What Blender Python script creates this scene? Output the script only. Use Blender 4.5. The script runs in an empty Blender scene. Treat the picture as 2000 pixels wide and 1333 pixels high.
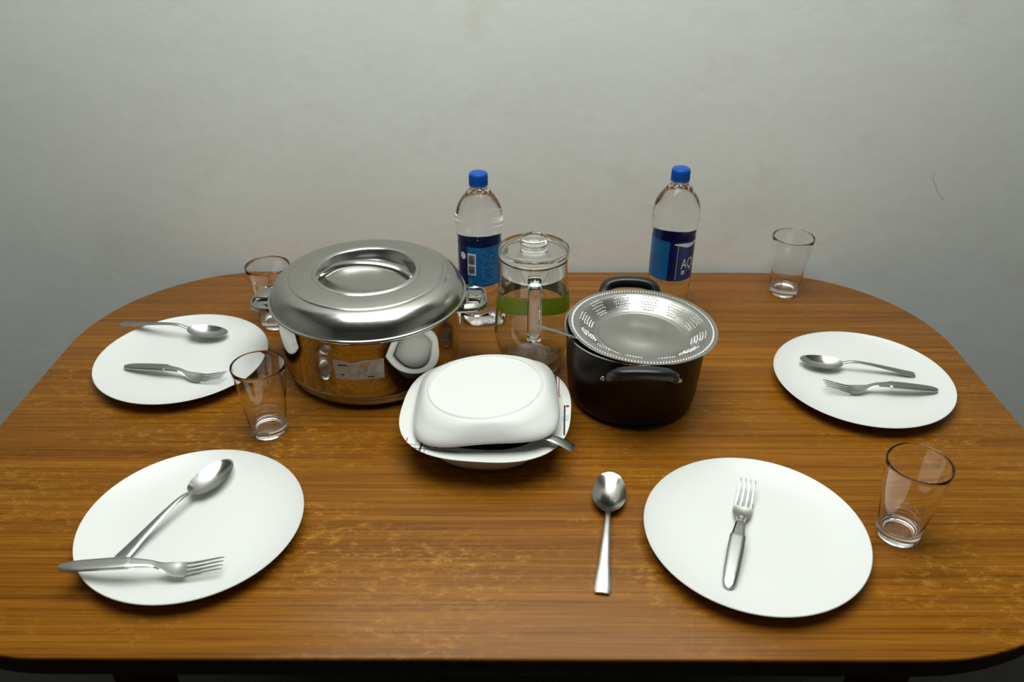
import bpy, bmesh, math, random
from mathutils import Vector, Matrix

# ------------------------------------------------------------------ camera, light, exposure
SC = bpy.context.scene
COL = SC.collection
T = 0.76                                    # height of the table top above the floor
F_PX, PITCH, ROLL, CAM_H = 1626.0, 0.54873, 0.003025, 0.74845

cam_data = bpy.data.cameras.new('camera')
cam_data.sensor_width = 36.0
cam_data.lens = F_PX / 2000.0 * 36.0
cam_data.clip_start = 0.02
cam_data.dof.use_dof = True
cam_data.dof.focus_distance = 1.16
cam_data.dof.aperture_fstop = 5.0
cam = bpy.data.objects.new('camera', cam_data)
COL.objects.link(cam)
c_, s_ = math.cos(ROLL), math.sin(ROLL)
right0, up0 = Vector((1, 0, 0)), Vector((0, math.sin(PITCH), math.cos(PITCH)))
fwd = Vector((0, math.cos(PITCH), -math.sin(PITCH)))
cr, cu = right0 * c_ + up0 * s_, up0 * c_ - right0 * s_
m = Matrix((cr, cu, -fwd)).transposed().to_4x4()
m.translation = Vector((0, 0, T + CAM_H))
cam.matrix_world = m
SC.camera = cam

world = bpy.data.worlds.new('room_world')
SC.world = world
world.use_nodes = True
world.node_tree.nodes['Background'].inputs[0].default_value = (0.9, 1.0, 0.95, 1)
world.node_tree.nodes['Background'].inputs[1].default_value = 0.05

LAMP_POS = (0.0, 0.85, T + 1.80)
LX, LY = 1.5, 1.2                           # large soft area light, standing in for flash bounced off the ceiling
ld = bpy.data.lights.new('ceiling_bounce_light', 'AREA')
ld.shape = 'RECTANGLE'
ld.size, ld.size_y = LX, LY
ld.energy = 39
ld.color = (0.975, 1.0, 0.955)
lamp = bpy.data.objects.new('ceiling_bounce_light', ld)
lamp.location = LAMP_POS
COL.objects.link(lamp)

SC.view_settings.view_transform = 'Standard'
SC.view_settings.look = 'None'
SC.view_settings.exposure = 0.0
SC.view_settings.gamma = 1.0
SC.view_settings.use_curve_mapping = False
SC.cycles.max_bounces = 24
SC.cycles.transmission_bounces = 20
SC.cycles.glossy_bounces = 8
SC.cycles.use_denoising = True

# ------------------------------------------------------------------ materials
def new_mat(name):
    mt = bpy.data.materials.new(name)
    mt.use_nodes = True
    nt = mt.node_tree
    return mt, nt, nt.nodes['Principled BSDF']

def node(nt, kind, **kw):
    n = nt.nodes.new(kind)
    for k, v in kw.items():
        if k.startswith('i_'):
            n.inputs[k[2:].replace('_', ' ')].default_value = v
        else:
            setattr(n, k, v)
    return n

def noise(nt, scale, vec=None, detail=3.0, rough=0.55, mapscale=None, coord='Object'):
    tc = node(nt, 'ShaderNodeTexCoord')
    src = tc.outputs[coord]
    if mapscale:
        mp = node(nt, 'ShaderNodeMapping')
        mp.inputs['Scale'].default_value = mapscale
        nt.links.new(src, mp.inputs['Vector'])
        src = mp.outputs['Vector']
    n = node(nt, 'ShaderNodeTexNoise')
    n.inputs['Scale'].default_value = scale
    n.inputs['Detail'].default_value = detail
    n.inputs['Roughness'].default_value = rough
    nt.links.new(src, n.inputs['Vector'])
    return n.outputs['Fac']

def ramp(nt, fac, stops):
    r = node(nt, 'ShaderNodeValToRGB')
    el = r.color_ramp.elements
    while len(el) < len(stops):
        el.new(0.5)
    for e, (p, c) in zip(el, stops):
        e.position = p
        e.color = (*c, 1) if len(c) == 3 else c
    nt.links.new(fac, r.inputs['Fac'])
    return r.outputs['Color']

def mix(nt, a, b, fac, mode='MIX'):
    n = node(nt, 'ShaderNodeMix', data_type='RGBA', blend_type=mode)
    for sock, v in ((n.inputs[6], a), (n.inputs[7], b), (n.inputs[0], fac)):
        if hasattr(v, 'node'):
            nt.links.new(v, sock)
        elif isinstance(v, (int, float)):
            sock.default_value = v
        else:
            sock.default_value = (*v, 1)
    return n.outputs[2]

def math_n(nt, op, a, b):
    n = node(nt, 'ShaderNodeMath', operation=op)
    for i, v in enumerate((a, b)):
        if hasattr(v, 'node'):
            nt.links.new(v, n.inputs[i])
        else:
            n.inputs[i].default_value = v
    return n.outputs[0]

def bump(nt, bsdf, height, strength, dist=0.001):
    b = node(nt, 'ShaderNodeBump')
    b.inputs['Strength'].default_value = strength
    b.inputs['Distance'].default_value = dist
    nt.links.new(height, b.inputs['Height'])
    nt.links.new(b.outputs['Normal'], bsdf.inputs['Normal'])

def plain(name, col, rough=0.5, metal=0.0, spec=0.5, coat=0.0, var=0.04, vscale=40):
    mt, nt, b = new_mat(name)
    f = noise(nt, vscale, detail=4)
    dark = tuple(max(0, c * (1 - var)) for c in col)
    lite = tuple(min(1, c * (1 + var)) for c in col)
    nt.links.new(ramp(nt, f, [(0.3, dark), (0.7, lite)]), b.inputs['Base Color'])
    b.inputs['Roughness'].default_value = rough
    b.inputs['Metallic'].default_value = metal
    b.inputs['Specular IOR Level'].default_value = spec
    b.inputs['Coat Weight'].default_value = coat
    return mt

def steel(name, col=(0.66, 0.65, 0.62), rough=0.16, var=0.06, mapscale=(1, 1, 1), scale=60, bstr=0.0):
    mt, nt, b = new_mat(name)
    f = noise(nt, scale, detail=5, mapscale=mapscale)
    r = node(nt, 'ShaderNodeMapRange')
    r.inputs['To Min'].default_value = max(0.02, rough - var)
    r.inputs['To Max'].default_value = rough + var
    nt.links.new(f, r.inputs['Value'])
    nt.links.new(r.outputs[0], b.inputs['Roughness'])
    b.inputs['Base Color'].default_value = (*col, 1)
    b.inputs['Metallic'].default_value = 1.0
    if bstr:
        bump(nt, b, f, bstr, 0.0004)
    return mt

def glass(name, ior=1.5, tint=(1, 1, 1), rough=0.0):
    mt, nt, b = new_mat(name)
    b.inputs['Transmission Weight'].default_value = 1.0
    b.inputs['IOR'].default_value = ior
    b.inputs['Roughness'].default_value = rough
    b.inputs['Base Color'].default_value = (*tint, 1)
    return mt

# table laminate: teak print with grain along x and worn yellowish patches
def mat_laminate():
    mt, nt, b = new_mat('teak_laminate')
    g1 = noise(nt, 1.0, detail=5, rough=0.6, mapscale=(0.9, 100, 1))
    g2 = noise(nt, 1.0, detail=3, rough=0.6, mapscale=(5, 420, 1))
    g3 = noise(nt, 1.0, detail=2, mapscale=(0.6, 9, 1))
    base = ramp(nt, g1, [(0.30, (0.170, 0.060, 0.006)), (0.5, (0.238, 0.089, 0.008)), (0.70, (0.300, 0.121, 0.013))])
    base = mix(nt, base, ramp(nt, g2, [(0.34, (0.55, 0.50, 0.45)), (0.58, (1.08, 1.08, 1.08))]), 0.75, 'MULTIPLY')
    base = mix(nt, base, ramp(nt, g3, [(0.3, (0.82, 0.80, 0.78)), (0.7, (1.08, 1.08, 1.08))]), 1.0, 'MULTIPLY')
    w1 = noise(nt, 5.0, detail=3, rough=0.6, mapscale=(0.8, 1.6, 1))
    w2 = noise(nt, 105.0, detail=6, rough=0.8, mapscale=(0.5, 1.1, 1))
    w1r = ramp(nt, w1, [(0.42, (0, 0, 0)), (0.66, (1, 1, 1))])
    w2r = ramp(nt, w2, [(0.50, (0, 0, 0)), (0.63, (1, 1, 1))])
    tc = node(nt, 'ShaderNodeTexCoord')
    sep = node(nt, 'ShaderNodeSeparateXYZ')
    nt.links.new(tc.outputs['Object'], sep.inputs[0])
    mr = node(nt, 'ShaderNodeMapRange')          # the front of the table is the worn part
    mr.inputs['From Min'].default_value = 0.18
    mr.inputs['From Max'].default_value = -0.15
    mr.inputs['To Min'].default_value = 0.12
    mr.inputs['To Max'].default_value = 0.60
    nt.links.new(sep.outputs['Y'], mr.inputs['Value'])
    wf = math_n(nt, 'MULTIPLY', math_n(nt, 'MULTIPLY', w1r, w2r), mr.outputs[0])
    base = mix(nt, base, (0.50, 0.25, 0.030), wf)
    nt.links.new(base, b.inputs['Base Color'])
    rr = node(nt, 'ShaderNodeMapRange')
    rr.inputs['To Min'].default_value = 0.22
    rr.inputs['To Max'].default_value = 0.31
    nt.links.new(w2, rr.inputs['Value'])
    nt.links.new(rr.outputs[0], b.inputs['Roughness'])
    b.inputs['Specular IOR Level'].default_value = 0.125
    bump(nt, b, g2, 0.12, 0.0003)
    return mt

def mat_wall():
    mt, nt, b = new_mat('painted_plaster')
    n1 = noise(nt, 1.6, detail=4, rough=0.6)
    n2 = noise(nt, 5.5, detail=5, rough=0.65)
    n3 = noise(nt, 38, detail=4, rough=0.6, mapscale=(1, 1, 1.7))
    c = ramp(nt, n1, [(0.3, (0.775, 0.80, 0.76)), (0.7, (0.83, 0.865, 0.83))])
    stain = ramp(nt, n2, [(0.56, (0, 0, 0)), (0.80, (1, 1, 1))])
    c = mix(nt, c, (0.64, 0.62, 0.52), math_n(nt, 'MULTIPLY', stain, 0.5))
    c = mix(nt, c, ramp(nt, n3, [(0.3, (0.975, 0.975, 0.975)), (0.7, (1.015, 1.015, 1.015))]), 1.0, 'MULTIPLY')
    nt.links.new(c, b.inputs['Base Color'])
    b.inputs['Roughness'].default_value = 0.55
    b.inputs['Specular IOR Level'].default_value = 0.3
    n4 = noise(nt, 11, detail=7, rough=0.62, mapscale=(1, 1, 1.3))
    bump(nt, b, n4, 0.22, 0.004)
    return mt

M = {
    'laminate': mat_laminate(),
    'edge': plain('dark_edge_band', (0.034, 0.015, 0.005), 0.45, spec=0.2, var=0.2),
    'wall': mat_wall(),
    'side_wall': plain('side_wall_paint', (0.62, 0.63, 0.60), 0.7, var=0.03, vscale=3),
    'far_wall': plain('unlit_far_wall', (0.15, 0.147, 0.135), 0.7, var=0.05, vscale=3),  # unlit room behind the camera put into the wall colour
    'ceil': plain('ceiling_paint', (0.46, 0.46, 0.44), 0.8, var=0.02, vscale=3),
    'floor': plain('floor_shaded', (0.018, 0.015, 0.012), 0.4, var=0.1, vscale=6),  # shade under the table put into the near-black floor colour
    'porcelain': plain('white_glazed_ceramic', (0.715, 0.738, 0.72), 0.32, var=0.008, vscale=8),
    'opal': plain('opal_white_glass', (0.69, 0.71, 0.685), 0.34, spec=0.35, var=0.008, vscale=8),
    'steel_polish': steel('polished_steel', (0.47, 0.455, 0.425), 0.065, 0.035, scale=25),
    'steel_satin': steel('satin_steel', (0.50, 0.495, 0.465), 0.21, 0.05, scale=80, mapscale=(1, 1, 6)),
    'steel_cutlery': steel('cutlery_steel', (0.56, 0.555, 0.53), 0.12, 0.04, scale=120),
    'steel_matte': steel('matte_cutlery_steel', (0.44, 0.44, 0.42), 0.32, 0.05, scale=150, bstr=0.02),
    'steel_bowl': steel('spoon_bowl_steel', (0.60, 0.595, 0.57), 0.19, 0.05, scale=60),
    'steel_dots': steel('embossed_steel', (0.70, 0.69, 0.66), 0.10, 0.03, scale=60),
    'steel_plate': steel('stamped_plate_steel', (0.44, 0.435, 0.41), 0.31, 0.05, scale=40),
    'pot_black': plain('dark_anodised_metal', (0.011, 0.005, 0.002), 0.34, metal=0.0, spec=0.22, var=0.3, vscale=90),
    'pot_in': plain('dark_pot_inside', (0.03, 0.028, 0.026), 0.5),
    'bakelite': plain('black_bakelite', (0.010, 0.010, 0.012), 0.30, spec=0.5),
    'dark_mark': plain('dark_rubber', (0.02, 0.02, 0.02), 0.6),  # near-black, used for the small marks on the sticker
    'glass': glass('clear_glass', 1.48),
    'jug_glass': glass('jug_glass', 1.48, (0.97, 0.99, 0.97)),
    'plastic_clear': glass('clear_plastic', 1.42, (0.95, 0.96, 0.94), 0.03),
    'water': glass('bottled_water', 1.33, (0.985, 0.995, 0.995)),
    'cap_blue': plain('blue_cap_plastic', (0.001, 0.070, 0.36), 0.4, spec=0.25, var=0.06),
    'lab_light': plain('label_mid_blue', (0.003, 0.12, 0.33), 0.35, var=0.15, vscale=120),
    'lab_navy': plain('label_navy', (0.002, 0.006, 0.085), 0.35),
    'lab_logo': plain('label_deep_blue', (0.002, 0.028, 0.15), 0.35, var=0.15),
    'ink_white': plain('white_print', (0.75, 0.80, 0.82), 0.4),
    'ink_pale': plain('pale_blue_print', (0.10, 0.36, 0.60), 0.4),
    'ink_black': plain('black_print', (0.015, 0.015, 0.018), 0.4),
    'ink_red': plain('red_print', (0.30, 0.02, 0.03), 0.4),
    'ink_teal': plain('grey_teal_print', (0.30, 0.42, 0.43), 0.4),
    'green': plain('green_print', (0.135, 0.175, 0.003), 0.4, var=0.1, vscale=60),
    'gold': plain('gold_print', (0.50, 0.33, 0.10), 0.4, metal=0.0),
    'sticker': plain('worn_silver_sticker', (0.46, 0.43, 0.37), 0.55, metal=0.0, var=0.22, vscale=90),
    'crack': plain('crack_dirt', (0.46, 0.46, 0.43), 0.8),
    'panel_casing': plain('added_casing_white', (0.8, 0.8, 0.8), 0.5),
    'shaded_food': plain('shade_black_curry', (0.010, 0.005, 0.002), 0.9, spec=0.05),  # shade inside the covered dish put into the food colour
}

# ------------------------------------------------------------------ object helpers
def finish(name, bm, mats, parent=None, smooth=35, loc=None):
    bmesh.ops.recalc_face_normals(bm, faces=bm.faces)
    me = bpy.data.meshes.new(name)
    bm.to_mesh(me)
    bm.free()
    for mt in (mats if isinstance(mats, (list, tuple)) else [mats]):
        me.materials.append(mt)
    if smooth:
        me.shade_smooth()
        me.set_sharp_from_angle(angle=math.radians(smooth))
    o = bpy.data.objects.new(name, me)
    COL.objects.link(o)
    if parent is not None:
        o.parent = parent
    if loc is not None:
        o.location = loc
    return o

def tag(o, label=None, cat=None, group=None, kind=None):
    if label: o['label'] = label
    if cat: o['category'] = cat
    if group: o['group'] = group
    if kind: o['kind'] = kind
    return o

def thing(name, label, cat, loc, rotz=0.0, group=None):
    o = bpy.data.objects.new(name, None)
    o.empty_display_size = 0.05
    COL.objects.link(o)
    o.location = loc
    o.rotation_euler = (0, 0, rotz)
    return tag(o, label, cat, group)

def copy_tree(src, parent=None):
    c = src.copy()
    COL.objects.link(c)
    if parent is not None:
        c.parent = parent
    for ch in list(src.children):
        copy_tree(ch, c)
    return c

def lathe(prof, seg=96, closed=False, bm=None):
    """revolve (r, z) points about z; points with r == 0 close the pole"""
    bm = bm or bmesh.new()
    rings = []
    for r, z in prof:
        if r < 1e-6:
            rings.append([bm.verts.new((0, 0, z))])
        else:
            rings.append([bm.verts.new((r * math.cos(2 * math.pi * i / seg), r * math.sin(2 * math.pi * i / seg), z)) for i in range(seg)])
    pairs = list(zip(rings, rings[1:])) + ([(rings[-1], rings[0])] if closed else [])
    for a, b in pairs:
        for i in range(seg):
            j = (i + 1) % seg
            q = [a[i % len(a)], a[j % len(a)], b[j % len(b)], b[i % len(b)]]
            u = []
            for v in q:
                if v not in u: u.append(v)
            if len(u) > 2:
                try: bm.faces.new(u)
                except ValueError: pass
    return bm

def curve_pts(pts, n=6):
    """Catmull-Rom through 2D/3D points"""
    P = [Vector(p) for p in pts]
    out = []
    for i in range(len(P) - 1):
        p0, p1, p2, p3 = P[max(i - 1, 0)], P[i], P[i + 1], P[min(i + 2, len(P) - 1)]
        for k in range(n):
            t = k / n
            out.append(0.5 * ((2 * p1) + (p2 - p0) * t + (2 * p0 - 5 * p1 + 4 * p2 - p3) * t * t + (3 * p1 - p0 - 3 * p2 + p3) * t ** 3))
    out.append(P[-1])
    return out

def sweep(path, section, bm=None, up=Vector((0, 0, 1)), scale=None, caps=True):
    """sweep a closed 2D section (side, up) along 3D path points"""
    bm = bm or bmesh.new()
    P = [Vector(p) for p in path]
    rings = []
    for i, p in enumerate(P):
        t = (P[min(i + 1, len(P) - 1)] - P[max(i - 1, 0)]).normalized()
        side = t.cross(up).normalized()
        u = side.cross(t).normalized()
        k = scale[i] if scale else (1, 1)
        rings.append([bm.verts.new(p + side * (a * k[0]) + u * (b * k[1])) for a, b in section])
    n = len(section)
    for a, b in zip(rings, rings[1:]):
        for i in range(n):
            j = (i + 1) % n
            bm.faces.new((a[i], a[j], b[j], b[i]))
    if caps:
        bm.faces.new(rings[0][::-1])
        bm.faces.new(rings[-1])
    return bm

def oval(a, b, n=14, p=2.0):
    out = []
    for i in range(n):
        t = 2 * math.pi * i / n
        c, s = math.cos(t), math.sin(t)
        out.append((a * math.copysign(abs(c) ** (2 / p), c), b * math.copysign(abs(s) ** (2 / p), s)))
    return out

def box(sx, sy, sz, c=(0, 0, 0), bev=0.0, seg=2, bm=None):
    b2 = bmesh.new()
    bmesh.ops.create_cube(b2, size=1.0)
    for v in b2.verts:
        v.co = Vector((v.co.x * sx, v.co.y * sy, v.co.z * sz)) + Vector(c)
    if bev:
        bmesh.ops.bevel(b2, geom=b2.edges[:], offset=bev, segments=seg, affect='EDGES', profile=0.5)
    if bm is None:
        return b2
    me = bpy.data.meshes.new('tmp'); b2.to_mesh(me); b2.free(); bm.from_mesh(me); bpy.data.meshes.remove(me)
    return bm

def superell(a, n, seg=96, b=None):
    b = b or a
    out = []
    for i in range(seg):
        t = 2 * math.pi * i / seg
        c, s = math.cos(t), math.sin(t)
        r = (abs(c / a) ** n + abs(s / b) ** n) ** (-1 / n)
        out.append((r * c, r * s))
    return out

def loft(levels, seg=96, bm=None):
    """levels: (half_size, exponent, z); half_size 0 closes the pole"""
    bm = bm or bmesh.new()
    rings = []
    for a, n, z in levels:
        if a == 0:
            rings.append([bm.verts.new((0, 0, z))])
        else:
            rings.append([bm.verts.new((x, y, z)) for x, y in superell(a, n, seg)])
    for a, b in zip(rings, rings[1:]):
        for i in range(seg):
            j = (i + 1) % seg
            u = []
            for v in (a[i % len(a)], a[j % len(a)], b[j % len(b)], b[i % len(b)]):
                if v not in u: u.append(v)
            if len(u) > 2: bm.faces.new(u)
    return bm

def text_mesh(txt, size, extrude=0.0):
    cu_ = bpy.data.curves.new('txt', 'FONT')
    cu_.body = txt
    cu_.size = size
    cu_.align_x = 'LEFT'
    ob = bpy.data.objects.new('txt', cu_)
    COL.objects.link(ob)
    dg = bpy.context.evaluated_depsgraph_get()
    dg.update()
    me = bpy.data.meshes.new_from_object(ob.evaluated_get(dg))
    bm = bmesh.new()
    bm.from_mesh(me)
    bpy.data.objects.remove(ob)
    bpy.data.curves.remove(cu_)
    bpy.data.meshes.remove(me)
    bmesh.ops.triangulate(bm, faces=bm.faces[:])
    return bm

def rect_bm(x0, y0, x1, y1, nx=6, bm=None, ny=1):
    bm = bm or bmesh.new()
    g = [[bm.verts.new((x0 + (x1 - x0) * i / nx, y0 + (y1 - y0) * j / ny, 0)) for i in range(nx + 1)] for j in range(ny + 1)]
    for j in range(ny):
        for i in range(nx):
            bm.faces.new((g[j][i], g[j][i + 1], g[j + 1][i + 1], g[j + 1][i]))
    return bm

def wrap(bm, R, az0, z0):
    """bend a flat (x right, y up) mesh round a cylinder, x = arc length counted anticlockwise"""
    for v in bm.verts:
        r = R(z0 + v.co.y) if callable(R) else R
        a = math.radians(az0) + v.co.x / (R(z0) if callable(R) else R)
        v.co = Vector((r * math.cos(a), r * math.sin(a), z0 + v.co.y))
    return bm

# ------------------------------------------------------------------ the room
WY = 1.502
def struct(name, bm, mat):
    return tag(finish(name, bm, mat, smooth=0), kind='structure')

CZ = T + 1.86
wb = bmesh.new()
nx, nz = 60, 40
struct('wall_back', box(5.4, 0.12, CZ + 0.2, (0, WY + 0.06, CZ / 2)), M['wall'])
struct('wall_front', box(5.4, 0.12, CZ + 0.2, (0, -2.2, CZ / 2)), M['far_wall'])
struct('wall_left', box(0.12, 3.9, CZ + 0.2, (-2.4, -0.35, CZ / 2)), M['side_wall'])
struct('wall_right', box(0.12, 3.9, CZ + 0.2, (2.4, -0.35, CZ / 2)), M['side_wall'])
struct('floor', box(5.4, 4.0, 0.1, (0, -0.35, -0.05)), M['floor'])
struct('ceiling', box(5.4, 4.0, 0.1, (0, -0.35, CZ + 0.05)), M['ceil'])

# hairline crack in the plaster
ck = sweep(curve_pts([(0.793, 0, 0.205), (0.795, 0, 0.190), (0.803, 0, 0.178), (0.812, 0, 0.163), (0.826, 0, 0.150)], 4), oval(0.0006, 0.0003, 6), up=Vector((0, 1, 0)))
cko = finish('plaster_crack', ck, M['crack'], bpy.data.objects['wall_back'])
cko.location = (0, WY, T)

cl = thing('bounce_panel', 'added rectangular light panel above the dining table, standing in for ceiling bounce', 'light panel', (LAMP_POS[0], LAMP_POS[1], CZ))  # casing added round the stand-in bounce light, out of view
hb = bmesh.new()
for sx, sy, cx, cy in ((LX + 0.06, 0.03, 0, LY / 2 + 0.015), (LX + 0.06, 0.03, 0, -LY / 2 - 0.015), (0.03, LY, LX / 2 + 0.015, 0), (0.03, LY, -LX / 2 - 0.015, 0)):
    box(sx, sy, 0.058, (cx, cy, -0.029), 0.004, 1, hb)
finish('housing_frame', hb, M['panel_casing'], cl)
finish('back_plate', box(LX, LY, 0.006, (0, 0, -0.004)), M['panel_casing'], cl, smooth=0)

# ------------------------------------------------------------------ the dining table
TX, TY0, TY1, TR = 0.755, 0.577, 1.4895, 0.282
TCY = (TY0 + TY1) / 2
def rrect(hx, hy, r, seg=20):
    out = []
    for sx, sy, dr, a0 in ((1, 1, 0, 0), (-1, 1, 0, 90), (-1, -1, -0.032, 180), (1, -1, 0.030, 270)):
        r = rr_ = TR_NOW[0] + dr
        cx, cy = sx * (hx - r), sy * (hy - r)
        for k in range(seg + 1):
            a = math.radians(a0 + 90 * k / seg)
            out.append((cx + r * math.cos(a), cy + r * math.sin(a)))
    return out
table = thing('dining_table', 'brown wood-grain laminate dining table with rounded corners against the wall', 'table', (0, TCY, 0))
HX, HY = TX, (TY1 - TY0) / 2
TR_NOW = [TR]
def slab(levels):
    bm = bmesh.new()
    rings = []
    for d, z in levels:
        TR_NOW[0] = TR - d
        rings.append([bm.verts.new((x, y, z)) for x, y in rrect(HX - d, HY - d, TR - d)])
    n = len(rings[0])
    for a, b in zip(rings, rings[1:]):
        for i in range(n):
            j = (i + 1) % n
            bm.faces.new((a[i], a[j], b[j], b[i]))
    bm.faces.new(rings[0][::-1]); bm.faces.new(rings[-1])
    return bm
finish('tabletop', slab([(0.003, T - 0.006), (0.0004, T - 0.005), (0.0, T - 0.0022), (0.0006, T - 0.0006), (0.002, T)]), M['laminate'], table, smooth=50)
finish('edge_band', slab([(0.012, T - 0.036), (0.006, T - 0.035), (0.0035, T - 0.030), (0.0035, T - 0.0062)]), M['edge'], table, smooth=50)
ap = bmesh.new()
for sx, sy, cx, cy in ((1.1, 0.022, 0, 0.34), (1.1, 0.022, 0, -0.34), (0.022, 0.66, 0.54, 0), (0.022, 0.66, -0.54, 0)):
    box(sx, sy, 0.08, (cx, cy, T - 0.0765), 0.002, 1, ap)
finish('apron', ap, M['edge'], table)
for sx in (-1, 1):
    for sy in (-1, 1):
        finish('leg', box(0.055, 0.055, T - 0.0365, (sx * 0.50, sy * 0.30, (T - 0.0365) / 2), 0.004, 2), M['edge'], table)

# ------------------------------------------------------------------ plates
def plate_profile():
    inner = curve_pts([(0, 0.0062), (0.04, 0.0062), (0.075, 0.0066), (0.098, 0.0092), (0.115, 0.0135), (0.128, 0.0185), (0.1338, 0.0215)], 5)
    outer = curve_pts([(0.1350, 0.0216), (0.1348, 0.0204), (0.128, 0.0160), (0.115, 0.0105), (0.100, 0.0056), (0.088, 0.0032), (0.084, 0.0002), (0.080, 0.0001), (0.078, 0.0022), (0.04, 0.0026), (0, 0.0026)], 3)
    return [(p.x, p.y) for p in [*inner, Vector((0.1346, 0.0220))] + outer]
plate0 = finish('dinner_plate', lathe(plate_profile(), 128), M['porcelain'], smooth=60)
plates = [
    (-0.5354, 1.1408, 'white plate at the back left with a spoon sticking out past its rim'),
    (-0.3955, 0.7646, 'plain white plate at the front left of the table with crossed spoon and fork'),
    (0.2985, 0.7505, 'plain white plate at the front right of the table holding only a fork'),
    (0.5509, 1.0881, 'white plate at the back right with spoon and fork side by side'),
]
for i, (x, y, lab) in enumerate(plates):
    o = plate0 if i == 0 else plate0.copy()
    if i: COL.objects.link(o)
    o.location = (x, y, T)
    o.rotation_euler.z = i * 0.9
    tag(o, lab, 'plate', 'white dinner plates')

# ------------------------------------------------------------------ drinking glasses
gi = curve_pts([(0, 0.0118), (0.012, 0.0116), (0.0195, 0.0122), (0.0228, 0.0150), (0.0246, 0.022), (0.0282, 0.05), (0.0322, 0.082), (0.0356, 0.1135)], 4)
go = curve_pts([(0.0377, 0.1140), (0.0344, 0.082), (0.0304, 0.05), (0.0274, 0.022), (0.0264, 0.012), (0.0262, 0.005), (0.0250, 0.0012), (0.0235, 0.0), (0.0205, 0.0005), (0.017, 0.0022), (0.008, 0.0030), (0, 0.0031)], 4)
gp = [(p.x, p.y) for p in gi] + [(0.0362, 0.1152), (0.0370, 0.1155), (0.0376, 0.1150)] + [(p.x, p.y) for p in go]
glass0 = finish('drinking_glass', lathe(gp, 96), M['glass'], smooth=60)
for i, (x, y, lab) in enumerate([
    (-0.3543, 0.9709, 'empty clear glass tumbler in front of the steel pot beside the back left plate'),
    (-0.4192, 1.2816, 'empty clear glass tumbler partly hidden behind the left handle of the steel pot'),
    (0.5179, 1.4069, 'empty clear glass tumbler standing alone at the back right by the wall'),
    (0.4822, 0.7635, 'empty clear glass tumbler right of the front right plate')]):
    o = glass0 if i == 0 else glass0.copy()
    if i: COL.objects.link(o)
    o.location = (x, y, T + 0.0002)
    tag(o, lab, 'glass', 'clear glass tumblers')

# ------------------------------------------------------------------ cutlery
def ribbon(stations, nv=8, bm=None):
    """stations: (x, half width, z of edge, sag, thickness); z(v) = z - sag*(1-v^2)"""
    bm = bm or bmesh.new()
    top, bot = [], []
    for x, w, z, sag, th in stations:
        rt, rb = [], []
        for k in range(nv + 1):
            v = -1 + 2 * k / nv
            zz = z - sag * (1 - v * v)
            e = (1 - abs(v) ** 6)
            rt.append(bm.verts.new((x, v * w, zz + th * 0.5 * (0.35 + 0.65 * e))))
            rb.append(bm.verts.new((x, v * w * 0.985, zz - th * 0.5 * (0.35 + 0.65 * e))))
        top.append(rt); bot.append(rb)
    for a, b in zip(top, top[1:]):
        for k in range(nv): bm.faces.new((a[k], a[k + 1], b[k + 1], b[k]))
    for a, b in zip(bot, bot[1:]):
        for k in range(nv): bm.faces.new((a[k + 1], a[k], b[k], b[k + 1]))
    for k in (0, nv):
        for i in range(len(top) - 1):
            q = (top[i][k], top[i + 1][k], bot[i + 1][k], bot[i][k])
            bm.faces.new(q)
    for i in (0, -1):
        for k in range(nv): bm.faces.new((top[i][k], top[i][k + 1], bot[i][k + 1], bot[i][k]))
    return bm

L = 0.19
def lerp(tab, x):
    for (x0, y0), (x1, y1) in zip(tab, tab[1:]):
        if x <= x1:
            t = (x - x0) / (x1 - x0)
            t = t * t * (3 - 2 * t)
            return y0 + (y1 - y0) * t
    return tab[-1][1]
def lin(tab, x):
    for (x0, y0), (x1, y1) in zip(tab, tab[1:]):
        if x <= x1:
            return y0 + (y1 - y0) * (x - x0) / (x1 - x0)
    return tab[-1][1]

def curve_z(tab, s):
    for i in range(len(tab) - 1):
        if s <= tab[i + 1][0]:
            p0 = tab[max(i - 1, 0)]; p1 = tab[i]; p2 = tab[i + 1]; p3 = tab[min(i + 2, len(tab) - 1)]
            t = (s - p1[0]) / (p2[0] - p1[0])
            a, b, c, d = p0[1], p1[1], p2[1], p3[1]
            return 0.5 * (2 * b + (c - a) * t + (2 * a - 5 * b + 4 * c - d) * t * t + (3 * b - a - 3 * c + d) * t ** 3)
    return tab[-1][1]

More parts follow.
